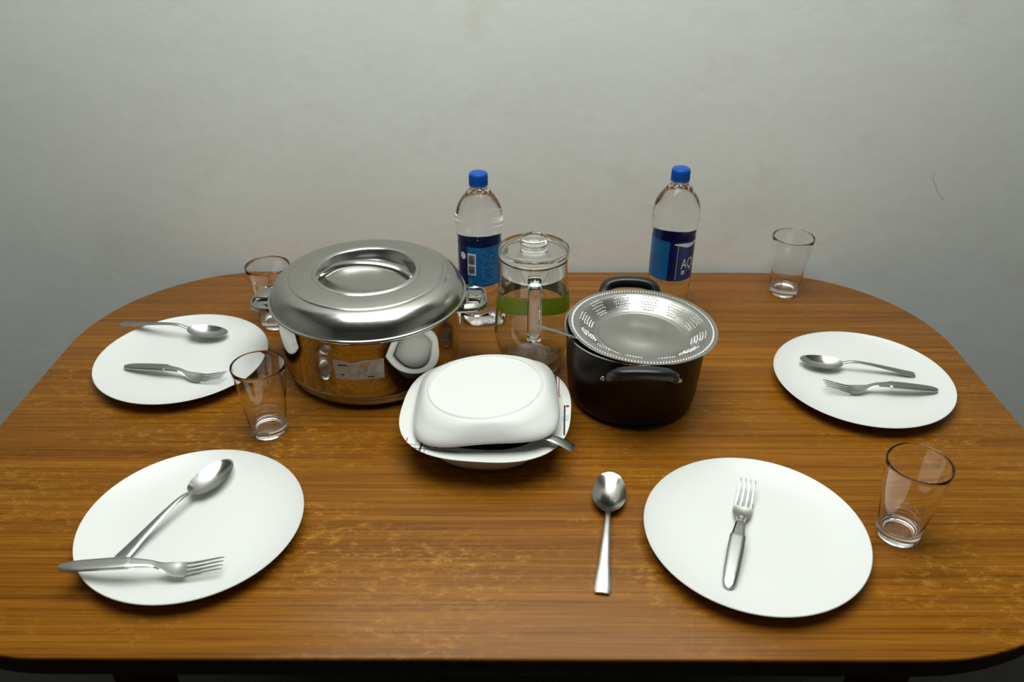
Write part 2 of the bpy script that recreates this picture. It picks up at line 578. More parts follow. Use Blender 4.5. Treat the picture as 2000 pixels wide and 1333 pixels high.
BL = 0.071
def make_spoon(name, label, cat='spoon', group=None, droop=0.0, end_w=0.0088, satin=True, arch=1.0):
    r = thing(name, label, cat, (0, 0, 0), group=group)
    st = []
    n = 26
    for i in range(n + 1):
        s = 0.5 - 0.5 * math.cos(math.pi * i / n)
        s = max(s, 0.004)
        q = (s - 0.56) / (0.56 if s < 0.56 else 0.455)
        w = 0.0205 * math.sqrt(max(0.0, 1 - q * q)) ** (1.0 if s < .56 else 1.0)
        w = max(w, 0.0034 if s > 0.9 else 0.0012)
        dp = 0.0095 * max(0.0, 1 - (abs(s - 0.54) / 0.5) ** 2.2)
        z = 0.0138 - 0.0046 * s + 0.0034 * (s ** 4)
        st.append((s * BL, w, z, dp, 0.0014))
    finish('bowl', ribbon(st, 14), M['steel_bowl'], r, smooth=50)
    hs = []
    for i in range(31):
        s = i / 30
        x = BL * 0.985 + (L - BL * 0.985) * s
        zl = 0.0125 + (0.0028 - 0.0125) * s
        z = zl + arch * (curve_z([(0, 0.0125), (0.12, 0.0166), (0.30, 0.0160), (0.65, 0.0098), (1, 0.0028)], s) - zl)
        z -= droop * max(0, s - 0.55) ** 2
        w = lin([(0, 0.0034), (0.1, 0.0031), (0.35, 0.0042), (0.7, 0.0064 * end_w / 0.0088), (0.93, end_w), (0.98, end_w), (1, end_w * 0.86)], s)
        hs.append((x, w, z, -0.0007, 0.0026 if s < 0.2 else 0.0021))
    finish('handle', ribbon(hs, 8), M['steel_matte'] if satin else M['steel_cutlery'], r, smooth=50)
    return r

def make_fork(name, label, cat='fork', group=None):
    r = thing(name, label, cat, (0, 0, 0), group=group)
    hz = [(0, 0.0150), (0.12, 0.0085), (0.22, 0.0035), (0.29, 0.0022), (0.36, 0.0060), (0.44, 0.0122), (0.56, 0.0135)]
    bm = bmesh.new()
    zc = lambda s: curve_z(hz, s)
    # four tines
    for k in range(4):
        yc0 = (k - 1.5) * 0.0066
        stn = []
        for i in range(15):
            s = 0.235 * i / 14
            w = lin([(0, 0.0007), (0.02, 0.0012), (0.235, 0.0021)], s)
            yk = yc0 * (0.94 + 0.06 * s / 0.235)
            stn.append((s * L, yk, w, zc(s)))
        path = [Vector((x, y, z)) for x, y, w, z in stn]
        sc = [(w / 0.0021, 1.0 if i > 1 else 0.7) for i, (x, y, w, z) in enumerate(stn)]
        sweep(path, oval(0.0021, 0.0009, 8, 3), bm, scale=sc)
    st = []
    for i in range(26):
        s = 0.23 + (0.575 - 0.23) * i / 25
        w = lin([(0.23, 0.0121), (0.28, 0.0124), (0.32, 0.0112), (0.355, 0.0084), (0.385, 0.0062), (0.42, 0.0054), (0.50, 0.0064), (0.575, 0.0082)], s)
        sag = 0.0018 * max(0, 1 - abs(s - 0.29) / 0.09)
        th = lin([(0.23, 0.0018), (0.36, 0.0020), (0.45, 0.0034), (0.575, 0.0046)], s)
        st.append((s * L, w, zc(s) + sag * 0.6, sag, th))
    ribbon(st, 10, bm)
    finish('head', bm, M['steel_cutlery'], r, smooth=50)
    st = []
    for i in range(31):
        s = i / 30
        x = L * (0.565 + 0.435 * s)
        w = lin([(0, 0.0083), (0.015, 0.0094), (0.05, 0.0094), (0.058, 0.0089), (0.066, 0.0094), (0.3, 0.0097), (0.7, 0.0089), (0.9, 0.0076), (0.96, 0.0060), (0.985, 0.0044), (1, 0.0018)], s)
        z = 0.0134 - 0.0085 * s ** 1.2
        th = lin([(0, 0.0052), (0.015, 0.0062), (0.05, 0.0062), (0.058, 0.0054), (0.066, 0.0062), (0.8, 0.0056), (1, 0.0034)], s)
        st.append((x, w, z, -0.0002, th))
    finish('handle', ribbon(st, 10), M['steel_matte'], r, smooth=50)
    return r

def place_two(o, lt, le, wt, we, twist=0.0):
    """lay o so that its local tip/end (x, z) meet two world points"""
    a, b = Vector((lt[0], 0, lt[1])), Vector((le[0], 0, le[1]))
    A, B = Vector(wt), Vector(we)
    s = (B - A).length / (b - a).length
    yaw = math.atan2(B.y - A.y, B.x - A.x)
    d = B - A
    pw = math.atan2(d.z, math.hypot(d.x, d.y))
    pl = math.atan2(b.z - a.z, b.x - a.x)
    R = Matrix.Rotation(yaw, 3, 'Z') @ Matrix.Rotation(-(pw - pl), 3, 'Y') @ Matrix.Rotation(twist, 3, 'X')
    o.rotation_euler = R.to_euler()
    o.scale = (s, s, s)
    o.location = A - R @ (a * s)

SPT, SPE = (0.0, 0.0138), (L, 0.0028)
FKT, FKE = (0.0, 0.0150), (L, 0.0049)
def bp(px, py, z):
    """table-top point (z above the table) seen at a pixel of the photograph, used to measure positions"""
    x, y = (px - 1000) / F_PX, -(py - 666.5) / F_PX
    x, y = c_ * x - s_ * y, s_ * x + c_ * y
    d = Vector((x, math.cos(PITCH) + y * math.sin(PITCH), -math.sin(PITCH) + y * math.cos(PITCH)))
    t = (z - CAM_H) / d.z
    return Vector((d.x * t, d.y * t, T + z))

spoons = [
    ((445, 651, .0190), (237, 633, .0300), 'spoon on the back left plate, handle reaching out over the rim'),
    ((450, 898, .0225), (230, 1097, .0115), 'spoon on the front left plate with its handle end under the fork'),
    ((1193, 921, .0138), (1176, 1160, .0030), 'spoon lying on the bare table left of the front right plate'),
    ((1562, 701, .0205), (1786, 732, .0100), 'spoon on the back right plate, bowl to the left, above the fork'),
]
for (a, b, lab) in spoons:
    o = make_spoon('spoon', lab, group='table spoons laid out with the plates')
    place_two(o, SPT, SPE, bp(*a), bp(*b))
forks = [
    ((438, 733, .0225), (243, 716, .0120), 'fork on the back left plate, tines pointing right below the spoon'),
    ((436, 1100, .0225), (113, 1109, .0380), 'fork on the front left plate, handle sticking out over the rim'),
    ((1462, 936, .0240), (1422, 1150, .0125), 'fork alone on the front right plate, tines pointing to the wall'),
    ((1610, 748, .0225), (1832, 762, .0160), 'fork on the back right plate, tines to the left below the spoon'),
]
for (a, b, lab) in forks:
    o = make_fork('fork', lab, group='forks laid out on the plates')
    place_two(o, FKT, FKE, bp(*a), bp(*b))

# ------------------------------------------------------------------ steel hot pot with lid
PX, PY = -0.2254, 1.1542
pot = thing('steel_pot', 'large shiny steel hot pot with domed lid and side handles', 'pot', (PX, PY, T))
def potR(z):
    return lin([(0, 0.128), (0.031, 0.1401), (0.06, 0.1414), (0.1, 0.1438), (0.122, 0.1446)], z)
body = [(0, 0.004), (0.108, 0.004), (0.112, 0.0), (0.119, 0.0005), (0.1260, 0.0030), (0.1325, 0.0080), (0.1368, 0.0150), (0.1385, 0.0225), (0.1390, 0.0255), (0.1402, 0.0268), (0.1406, 0.0278), (0.1400, 0.0290), (0.1402, 0.033), (0.1414, 0.06), (0.1438, 0.1), (0.1446, 0.122), (0.1475, 0.126), (0.1500, 0.1275), (0.1500, 0.1290), (0.142, 0.1290), (0.138, 0.1282), (0.134, 0.115), (0.128, 0.03), (0.120, 0.016), (0, 0.015)]
finish('body', lathe(body, 160), M['steel_polish'], pot, smooth=40)
lid_prof = [(0.1495, 0.1293), (0.1530, 0.1302), (0.1538, 0.1320), (0.1532, 0.1336), (0.1505, 0.1342)]
lid_prof += [(p.x, p.y) for p in curve_pts([(0.1500, 0.1350), (0.1492, 0.1385), (0.1470, 0.1450), (0.1425, 0.1530), (0.1350, 0.1605), (0.1260, 0.1648), (0.1215, 0.1660)], 5)]
lid_prof += [(0.1205, 0.1657), (0.1195, 0.1658), (0.1185, 0.1668)]
lid_prof += [(p.x, p.y) for p in curve_pts([(0.117, 0.1675), (0.105, 0.1695), (0.0900, 0.1707), (0.0845, 0.1708)], 4)]
lid_prof += [(0.0838, 0.1704), (0.0830, 0.1708), (0.0805, 0.1722), (0.0790, 0.1726), (0.0772, 0.1722)]
lid_prof += [(p.x, p.y) for p in curve_pts([(0.0755, 0.1705), (0.0725, 0.1650), (0.0690, 0.1575), (0.0650, 0.1540), (0.0580, 0.1528), (0.03, 0.1530), (0, 0.1532)], 4)]
lid_prof += [(0, 0.1510), (0.06, 0.151), (0.075, 0.156), (0.08, 0.168), (0.117, 0.164), (0.14, 0.150), (0.147, 0.132)]
lid = finish('lid', lathe(lid_prof, 160, closed=False), M['steel_satin'], pot, smooth=35)
lid['label'] = 'domed satin steel lid with a sunken grip'
hp = curve_pts([(-0.0700, 0, 0.1585), (-0.060, 0, 0.1655), (-0.045, 0, 0.1745), (-0.022, 0, 0.1800), (0, 0, 0.1815), (0.022, 0, 0.1800), (0.045, 0, 0.1745), (0.060, 0, 0.1655), (0.0700, 0, 0.1585)], 5)
hg = finish('lid_handle', sweep(hp, oval(0.0088, 0.0062, 16)), M['steel_satin'], lid, smooth=60)
hg.rotation_euler.z = math.radians(-3)
# side handles: D-shaped pressed tab with a lip and a clip on top
def side_handle(ang):
    r = bmesh.new()
    def dshape(h, l, k=0.0):
        pts = []
        for i in range(25):
            a = -math.pi / 2 + math.pi * i / 24
            c, s = math.cos(a), math.sin(a)
            pts.append((0.138 + (l - k) * abs(c) ** (2 / 3.0), (h - k) * math.copysign(abs(s) ** (2 / 3.4), s)))
        return pts
    levels = [(0, 0.1150), (0, 0.1180), (0.0012, 0.1200), (0.0035, 0.1200), (0.0050, 0.1178), (0.0085, 0.1182), (0.012, 0.1215), (0.016, 0.1225)]
    rings = [[r.verts.new((x, y, z)) for x, y in dshape(0.043, 0.048, k)] for k, z in levels]
    for a, b in zip(rings, rings[1:]):
        for i in range(len(a) - 1):
            r.faces.new((a[i], a[i + 1], b[i + 1], b[i]))
        r.faces.new((a[-1], a[0], b[0], b[-1]))
    r.faces.new(rings[0][::-1]); r.faces.new(rings[-1])
    o = finish('side_handle', r, M['steel_polish'], pot, smooth=40)
    o.rotation_euler.z = ang
    cbm = box(0.022, 0.034, 0.006, (0.167, 0.0, 0.1245), 0.0022, 2)
    c = finish('clip', cbm, M['steel_polish'], o, smooth=40)
    return o
side_handle(math.radians(3))
side_handle(math.radians(177))
# worn sticker and gold print on the front
bm = bmesh.new()
g = []
for j in range(7):
    row = []
    for i in range(21):
        u, v = i / 20, j / 6
        zt = 0.0970 - 0.0042 * math.exp(-((u - 0.38) / 0.16) ** 2) + 0.0008 * u
        zb = 0.0618 + 0.0012 * u - 0.0004 * math.sin(u * 5)
        z = zb + (zt - zb) * v
        az = math.radians(-103.9 + 29.8 * u + 0.25 * (1 - v) * (1 - 2 * u))
        R = potR(z) + 0.0005
        row.append(bm.verts.new((R * math.cos(az), R * math.sin(az), z)))
    g.append(row)
for j in range(6):
    for i in range(20):
        bm.faces.new((g[j][i], g[j][i + 1], g[j + 1][i + 1], g[j + 1][i]))
stk = finish('sticker', bm, M['sticker'], pot)
stk['label'] = 'worn silver sticker with a small gold emblem'
em = bmesh.new()      # small winged emblem
def flat_poly(pts, bm):
    vs = [bm.verts.new((x, y, 0)) for x, y in pts]
    bm.faces.new(vs)
flat_poly([(-0.0075, 0.001), (-0.004, 0.0055), (0.001, 0.0075), (0.0095, 0.0095), (0.0065, 0.0055), (0.0045, 0.001), (0.0015, -0.0005), (-0.002, 0.003)], em)
flat_poly([(-0.001, -0.002), (0.003, -0.002), (0.0045, -0.0055), (-0.003, -0.0055)], em)
wrap(em, lambda z: potR(z) + 0.0009, -85.4, 0.0840)
finish('emblem', em, M['gold'], stk, smooth=0)
for x0, y0, x1, y1 in ((-0.030, 0.0865, -0.016, 0.0885), (0.012, 0.0665, 0.022, 0.0680), (-0.028, 0.0695, -0.022, 0.0712)):
    b2 = rect_bm(x0, y0 - 0.08, x1, y1 - 0.08, 4)
    wrap(b2, lambda z: potR(z) + 0.0008, -89, 0.08)
    finish('scuff_mark', b2, M['dark_mark'], stk, smooth=0)
for txt, size, az, z in (('Nova', 0.0085, -90.6, 0.0585), ('Vacuum', 0.0088, -92.6, 0.0515)):
    tb = text_mesh(txt, size)
    wrap(tb, lambda z: potR(z) + 0.0004, az, z)
    finish('printed_text', tb, M['gold'], pot, smooth=0)

# ------------------------------------------------------------------ dark cooking pot
BX, BY = 0.1845, 1.0656
bpot = thing('cooking_pot', 'dark brown-black cooking pot with black handles under the steel plate', 'pot', (BX, BY, T))
bprof = [(0, 0.0), (0.080, 0.0), (0.0865, 0.0018), (0.0930, 0.0080), (0.0968, 0.0160), (0.0985, 0.026), (0.1010, 0.060), (0.1030, 0.1), (0.1040, 0.118), (0.1040, 0.1215), (0.1012, 0.1215), (0.1000, 0.118), (0.0985, 0.06), (0.0955, 0.02), (0.085, 0.006), (0, 0.005)]
finish('body', lathe(bprof, 128), M['pot_black'], bpot, smooth=40)
rimp = [(0.1008, 0.1206), (0.1040, 0.1205), (0.1062, 0.1218), (0.1072, 0.1238), (0.1066, 0.1252), (0.1050, 0.1254), (0.1026, 0.1240)]
finish('rim', lathe(rimp, 128, closed=True), M['steel_cutlery'], bpot, smooth=50)
fd = finish('shaded_curry', lathe([(0, 0.071), (0.05, 0.0708), (0.0985, 0.070), (0.0985, 0.066), (0, 0.066)], 64), M['shaded_food'], bpot)
def pot_handle(ang, tilt=0.0):
    h = bmesh.new()
    p = curve_pts([(0.1050, -0.0400, 0.1010), (0.1130, -0.0415, 0.1050), (0.1230, -0.0405, 0.1150), (0.1300, -0.0350, 0.1235), (0.1335, -0.020, 0.1275), (0.1342, 0, 0.1285), (0.1335, 0.020, 0.1275), (0.1300, 0.0350, 0.1235), (0.1230, 0.0405, 0.1150), (0.1130, 0.0415, 0.1050), (0.1050, 0.0400, 0.1010)], 4)
    n = len(p)
    sc = []
    for i in range(n):
        k = abs(2 * i / (n - 1) - 1)
        sc.append((1.0 - 0.10 * k, 1.0 - 0.1 * k))
    sweep(p, oval(0.0090, 0.0085, 16, 3.4), h, scale=sc)
    o = finish('handle', h, M['bakelite'], bpot, smooth=50)
    o.rotation_euler.z = ang
    for s in (-1, 1):
        b = bmesh.new()
        box(0.005, 0.018, 0.014, (0.1048, s * 0.0405, 0.1005), 0.0012, 1, b)
        bk = finish('bracket', b, M['bakelite'], o)
    for s in (-1, 1):
        rv = bmesh.new()
        bmesh.ops.create_uvsphere(rv, u_segments=12, v_segments=8, radius=0.0040)
        for v in rv.verts: v.co = Vector((v.co.x * 0.5 + 0.1050, v.co.y + s * 0.0530, v.co.z + 0.0985))
        finish('rivet', rv, M['steel_satin'], o, smooth=60)
    return o
pot_handle(math.radians(-92.5))
pot_handle(math.radians(87.5))

# stamped steel plate lying askew on the dark pot
sp = thing('steel_plate', 'round stamped steel plate lying askew on top of the dark cooking pot', 'plate', (0.1916, 1.0554, T + 0.1332))
sprof = [(0.0, -0.0180), (0.030, -0.0182), (0.0310, -0.0186), (0.060, -0.0186), (0.0645, -0.0184), (0.0655, -0.0176), (0.0668, -0.0176), (0.0678, -0.0184)]
sprof += [(p.x, p.y) for p in curve_pts([(0.0690, -0.0182), (0.0760, -0.0140), (0.0850, -0.0062), (0.0905, -0.0020), (0.0945, -0.0004), (0.1000, 0.0), (0.1060, 0.0)], 4)]
sprof += [(0.1080, 0.0004), (0.1092, 0.0002), (0.1094, -0.0010), (0.1085, -0.0014), (0.100, -0.0012), (0.0945, -0.0016), (0.0900, -0.0034), (0.0850, -0.0075), (0.0760, -0.0152), (0.0690, -0.0194), (0.030, -0.0196), (0, -0.0194)]
finish('dish', lathe(sprof, 128), M['steel_plate'], sp, smooth=40)
random.seed(5)
def wall_pt(r):
    pts = [(0.0690, -0.0182), (0.0760, -0.0140), (0.0850, -0.0062), (0.0905, -0.0020), (0.0945, -0.0004), (0.1000, 0.0), (0.1060, 0.0)]
    return lin(pts, r)
def dots(pts, rr, flat, bm, seg=6):
    for r, a, k in pts:
        z = wall_pt(r)
        dz = (wall_pt(r + 0.001) - wall_pt(r - 0.001)) / 0.002
        nrm = Vector((-dz * math.cos(a), -dz * math.sin(a), 1)).normalized()
        c = Vector((r * math.cos(a), r * math.sin(a), z))
        tx = Vector((-math.sin(a), math.cos(a), 0)); ty = nrm.cross(tx)
        apex = bm.verts.new(c + nrm * rr * flat)
        mid = [bm.verts.new(c + (tx * math.cos(2 * math.pi * i / seg) * k + ty * math.sin(2 * math.pi * i / seg)) * rr * 0.7 + nrm * rr * flat * 0.6) for i in range(seg)]
        low = [bm.verts.new(c + (tx * math.cos(2 * math.pi * i / seg) * k + ty * math.sin(2 * math.pi * i / seg)) * rr - nrm * 0.0002) for i in range(seg)]
        for i in range(seg):
            j = (i + 1) % seg
            bm.faces.new((apex, mid[i], mid[j])); bm.faces.new((mid[i], low[i], low[j], mid[j]))
fl = []
for k in range(12):
    a0 = 2 * math.pi * (k + 0.5) / 12
    for row in range(6):
        r = 0.0735 + row * 0.0036
        half = 0.150 * math.sqrt(max(0.03, 1 - (max(0, row - 2.5) / 4.2) ** 2)) * (0.75 + 0.25 * min(1, row / 2))
        n = 6
        for i in range(n):
            fl.append((r + 0.0004 * random.uniform(-1, 1), a0 + half * (2 * (i + 0.5 * (row % 2)) / (n - 0.5) - 1) * 0.95, 1.0))
db = bmesh.new(); dots(fl, 0.0017, 1.0, db)
tag(finish('embossed_flower', db, M['steel_dots'], sp, smooth=60), kind='stuff')
db = bmesh.new(); dots([(0.1030, 2 * math.pi * i / 150, 0.55) for i in range(150)], 0.0027, 0.26, db)
tag(finish('embossed_rim_bead', db, M['steel_dots'], sp, smooth=60), kind='stuff')
nrm = Vector((0.0306, -0.0023, 1)).normalized()
sp.rotation_euler = Vector((0, 0, 1)).rotation_difference(nrm).to_euler()

# spoon whose handle sticks out of the dark pot
o = make_spoon('serving_spoon', 'steel spoon standing in the dark pot, handle sticking out under the steel plate', 'spoon', end_w=0.0066, arch=0.1)
e0 = bp(1049, 636, 0.163); e1 = bp(1127, 664, 0.1290)
dirv = (e1 - e0).normalized()
place_two(o, SPT, SPE, e0 + dirv * 0.165, e0)

# ------------------------------------------------------------------ patterned dish with an upturned bowl on it
DX, DY, DROT = -0.0360, 0.9592, math.radians(-5)
dish = thing('serving_dish', 'white square serving dish with red, black and grey line pattern on its rim', 'dish', (DX, DY, T), DROT)
def flange_z(r):      # r: superellipse size
    return 0.0470 + (r - 0.088) / 0.033 * 0.0045
lv = [(0, 2.2, 0.004), (0.060, 2.2, 0.004), (0.0690, 2.2, 0.0), (0.0750, 2.2, 0.0005), (0.0825, 2.3, 0.0060), (0.0885, 2.4, 0.016), (0.0915, 2.5, 0.030), (0.0925, 2.5, 0.0410), (0.0970, 2.6, 0.0448), (0.1185, 2.68, 0.0490), (0.1199, 2.68, 0.0502), (0.1198, 2.68, 0.0512), (0.1189, 2.68, 0.0516),
      (0.1100, 2.62, 0.0502), (0.0980, 2.55, 0.0484), (0.0900, 2.5, 0.0474), (0.0885, 2.5, 0.0460), (0.0878, 2.45, 0.0380), (0.0845, 2.35, 0.018), (0.0740, 2.2, 0.0095), (0.055, 2.2, 0.0075), (0, 2.2, 0.0072)]
finish('dish_body', loft(lv, 128), M['opal'], dish, smooth=50)
finish('shaded_curry', loft([(0, 2.48, 0.0445), (0.05, 2.48, 0.0445), (0.0879, 2.48, 0.0440), (0.0872, 2.48, 0.036), (0, 2.45, 0.036)], 64), M['shaded_food'], dish)  # filled near the brim, near-black so the gap under the bowl reads as shade
def se_size(x, y, n=2.64):
    return (abs(x) ** n + abs(y) ** n) ** (1 / n)
def flange_top(x, y):
    s = se_size(x, y)
    return lin([(0.086, 0.0468), (0.0900, 0.0474), (0.0980, 0.0484), (0.1100, 0.0502), (0.1198, 0.0516), (0.14, 0.0516)], s) + 0.00025
cD, sD = math.cos(-DROT), math.sin(-DROT)
def to_dish(p):
    x, y = p[0] - DX, p[1] - DY
    return (cD * x - sD * y, sD * x + cD * y)
def stripe(pa, pb, w, mat):
    a, b = Vector(to_dish(pa)), Vector(to_dish(pb))
    t = (b - a).normalized(); nn = Vector((-t.y, t.x)) * w / 2
    bm = bmesh.new(); rows = []
    for i in range(13):
        c = a + (b - a) * i / 12
        rows.append([bm.verts.new(((c + nn * k).x, (c + nn * k).y, flange_top((c + nn * k).x, (c + nn * k).y))) for k in (-1, 1)])
    for r0, r1 in zip(rows, rows[1:]):
        bm.faces.new((r0[0], r1[0], r1[1], r0[1]))
    finish('printed_line', bm, mat, dish, smooth=60)
def dot(p, r, mat):
    c = Vector(to_dish(p)); bm = bmesh.new()
    vs = [bm.verts.new((c.x + r * math.cos(a * math.pi / 8), c.y + r * math.sin(a * math.pi / 8), flange_top(c.x + r * math.cos(a * math.pi / 8), c.y + r * math.sin(a * math.pi / 8)) + 0.0001)) for a in range(16)]
    bm.faces.new(vs)
    finish('printed_dot', bm, mat, dish, smooth=0)
def fp(px, py): return bp(px, py, 0.0505)
for a, b, w, mk in (((796, 856), (793, 867), .0014, 'ink_red'), ((798, 869.5), (851, 872), .0009, 'ink_red'), ((818, 844), (809, 877), .0009, 'ink_teal'),
                    ((827, 856), (819, 883), .0024, 'ink_black'), ((833, 862), (828, 886), .0014, 'ink_teal'), ((808, 877), (895, 881.5), .0014, 'ink_black'),
                    ((1084.5, 732), (1086, 752), .0034, 'ink_black'), ((1092, 738), (1091.5, 772), .0013, 'ink_red'), ((1080, 741), (1092, 742), .0009, 'ink_teal'),
                    ((1103, 792), (1102, 852), .0022, 'ink_black'), ((1098.5, 814), (1111, 814), .0008, 'ink_black'), ((1098.5, 818), (1111, 818), .0008, 'ink_black'), ((1098.5, 822), (1111, 822), .0008, 'ink_black')):
    stripe(fp(*a), fp(*b), w, M[mk])
for p, r, mk in (((811, 831.5), .0022, 'ink_red'), ((811, 831.5), .0010, 'ink_black'), ((851, 872), .0024, 'ink_black'), ((1108.5, 794.5), .0027, 'ink_red'), ((1093, 774), .0012, 'ink_black')):
    dot(fp(*p), r, M[mk])

ub = thing('upturned_bowl', 'plain white square bowl turned upside down as a cover on the patterned dish', 'bowl', (0, 0, 0))
lv = [(0.0955, 3.3, 0.0010), (0.0978, 3.3, 0.0), (0.0996, 3.3, 0.0008), (0.0998, 3.3, 0.0022), (0.0986, 3.25, 0.0058), (0.0966, 3.15, 0.0105), (0.0940, 3.0, 0.0156), (0.0908, 2.8, 0.0206), (0.0872, 2.5, 0.0252), (0.0838, 2.2, 0.0286),
      (0.0820, 2.05, 0.0300), (0.0808, 2.0, 0.0304), (0.0800, 2.0, 0.0318), (0.0788, 2.0, 0.0322), (0.0777, 2.0, 0.0318), (0.0770, 2.0, 0.0304), (0.0750, 2.0, 0.0301), (0.04, 2.0, 0.0300), (0, 2.0, 0.0300),
      (0, 2.0, 0.0270), (0.076, 2.2, 0.0268), (0.0835, 2.5, 0.0222), (0.0888, 2.9, 0.0165), (0.0925, 3.1, 0.0100)]
lv = [(a + 0.0010 if 0.083 < a else a, n * 1.25 if n > 3.1 else n, z) for a, n, z in lv]
bm = loft(lv, 144)
# the rim dips at the corners and rises along the sides
for v in bm.verts:
    a = math.atan2(v.co.y, v.co.x)
    k = max(0.0, 1 - v.co.z / 0.030)
    v.co.z += k * 0.0032 * (0.5 + 0.5 * math.cos(4 * a))
ubo = finish('bowl_shell', bm, M['opal'], ub, smooth=50)
UBN = Vector((-0.070, 0.022, 1)).normalized()
UBQ = Vector((0, 0, 1)).rotation_difference(UBN)
ub.rotation_euler = (UBQ.to_matrix() @ Matrix.Rotation(math.radians(1.0), 3, 'Z')).to_euler()
ub.location = (-0.0350, 0.9560, T + 0.0610)

o = make_spoon('serving_spoon', 'steel serving spoon resting on the dish rim under the upturned bowl', 'spoon', droop=0.10, end_w=0.0125)
place_two(o, SPT, (L, 0.0028 - 0.10 * 0.45 ** 2), bp(918, 856, 0.0440), bp(1121, 877, 0.0525), twist=0.0)

# ------------------------------------------------------------------ glass jug
jug = thing('glass_jug', 'clear glass water jug with green band and clear lid behind the serving dish', 'jug', (0.033, 1.156, T))
jo = curve_pts([(0.0010, 0.0), (0.040, 0.0), (0.0450, 0.0015), (0.0478, 0.008), (0.0520, 0.025), (0.0590, 0.045), (0.0610, 0.060), (0.0600, 0.085), (0.0575, 0.115), (0.0550, 0.142), (0.0535, 0.160), (0.0528, 0.180), (0.0530, 0.196)], 4)
ji = curve_pts([(0.0502, 0.196), (0.0500, 0.180), (0.0506, 0.160), (0.0520, 0.142), (0.0545, 0.115), (0.0570, 0.085), (0.0580, 0.060), (0.0560, 0.045), (0.0490, 0.026), (0.0430, 0.015), (0.036, 0.0115), (0.0010, 0.0105)], 4)
finish('jug_body', lathe([(0, 0.0)] + [(p.x, p.y) for p in jo] + [(0.0523, 0.1972), (0.0510, 0.1972)] + [(p.x, p.y) for p in ji] + [(0, 0.0105)], 96), M['jug_glass'], jug, smooth=50)
def jugR(z): return lin([(0.0, 0.047), (0.045, 0.0590), (0.060, 0.0610), (0.085, 0.0600), (0.115, 0.0575), (0.142, 0.0550), (0.160, 0.0535)], z)
gb = bmesh.new()
g0 = []
for j in range(6):
    row = []
    for i in range(96):                       # the printed band rises towards the handle
        a = 2 * math.pi * i / 96
        z = 0.1095 + 0.0280 * j / 5 + 0.0120 * max(0.0, -math.sin(a)) ** 2
        row.append(gb.verts.new(((jugR(z) + 0.0003) * math.cos(a), (jugR(z) + 0.0003) * math.sin(a), z)))
    g0.append(row)
for a, b in zip(g0, g0[1:]):
    for i in range(96):
        az = (i + 0.5) * 360 / 96
        if 262 < az < 277: continue
        gb.faces.new((a[i], a[(i + 1) % 96], b[(i + 1) % 96], b[i]))
tabm = rect_bm(-0.006, -0.045, 0.016, 0.0, 4, ny=6)
wrap(tabm, lambda z: jugR(z) + 0.0003, 180, 0.1098)
me = bpy.data.meshes.new('t'); tabm.to_mesh(me); tabm.free(); gb.from_mesh(me); bpy.data.meshes.remove(me)
gbo = finish('green_band', gb, M['green'], jug, smooth=60)
jp = curve_pts([(0, -0.0515, 0.181), (0, -0.058, 0.1845), (0, -0.070, 0.184), (0, -0.0795, 0.176), (0, -0.083, 0.160), (0, -0.0825, 0.130), (0, -0.0795, 0.105), (0, -0.0720, 0.0885), (0, -0.0635, 0.0830), (0, -0.0590, 0.0830)], 5)
finish('handle', sweep(jp, oval(0.0105, 0.0055, 18, 3), up=Vector((0, -1, 0.01))), M['jug_glass'], jug, smooth=60)
lp = [(0, 0.1990), (0.0495, 0.1990), (0.0495, 0.1680), (0.0482, 0.1680), (0.0478, 0.1960), (0.0478, 0.2030), (0.0478, 0.2030), (0.0150, 0.2030), (0.0140, 0.2045)]
jl_o = [(0.0, 0.2005), (0.0478, 0.2005), (0.0478, 0.1700), (0.0486, 0.1690), (0.0494, 0.1700), (0.0496, 0.1978), (0.0535, 0.1978), (0.0545, 0.1990), (0.0546, 0.2075), (0.0538, 0.2090), (0.0522, 0.2090), (0.0510, 0.2075), (0.0505, 0.2050), (0.0235, 0.2046), (0.0215, 0.2052)]
jl_o += [(p.x, p.y) for p in curve_pts([(0.0205, 0.2080), (0.0206, 0.2125), (0.0222, 0.2165), (0.0222, 0.2205), (0.0190, 0.2265), (0.0105, 0.2310), (0.0, 0.2325)], 4)]
jl = finish('jug_lid', lathe(jl_o, 96), M['plastic_clear'], jug, smooth=40)
jl['label'] = 'clear plastic lid with round knob'
# raised V ridges on the front of the lid skirt
for s in (-1, 1):
    b2 = sweep([(s * 0.0130, -0.0512, 0.1740), (s * 0.0190, -0.0512 + 0.0022, 0.1850), (s * 0.0225, -0.0512 + 0.0040, 0.1965)], oval(0.0009, 0.0009, 6), up=Vector((0, -1, 0)))
    finish('spout_ridge', b2, M['plastic_clear'], jl, smooth=60)

# ------------------------------------------------------------------ water bottles
def bottle_profile():
    pts = [(0.0, 0.006), (0.012, 0.005), (0.022, 0.001), (0.0275, 0.0), (0.0325, 0.003), (0.0350, 0.009), (0.0360, 0.018), (0.0352, 0.023), (0.0366, 0.029), (0.0355, 0.034), (0.0368, 0.041), (0.0357, 0.046), (0.0368, 0.053), (0.0358, 0.058), (0.0369, 0.065), (0.0360, 0.070), (0.0369, 0.077),
           (0.0364, 0.082), (0.0364, 0.150), (0.0364, 0.156), (0.0376, 0.162), (0.0384, 0.168), (0.0392, 0.171), (0.0389, 0.174), (0.0398, 0.178), (0.0403, 0.186), (0.0402, 0.195), (0.0393, 0.204), (0.0372, 0.214), (0.0362, 0.2165), (0.0352, 0.2195), (0.0312, 0.227), (0.0260, 0.2345), (0.0205, 0.242), (0.0160, 0.247), (0.0142, 0.250), (0.0140, 0.254)]
    return pts
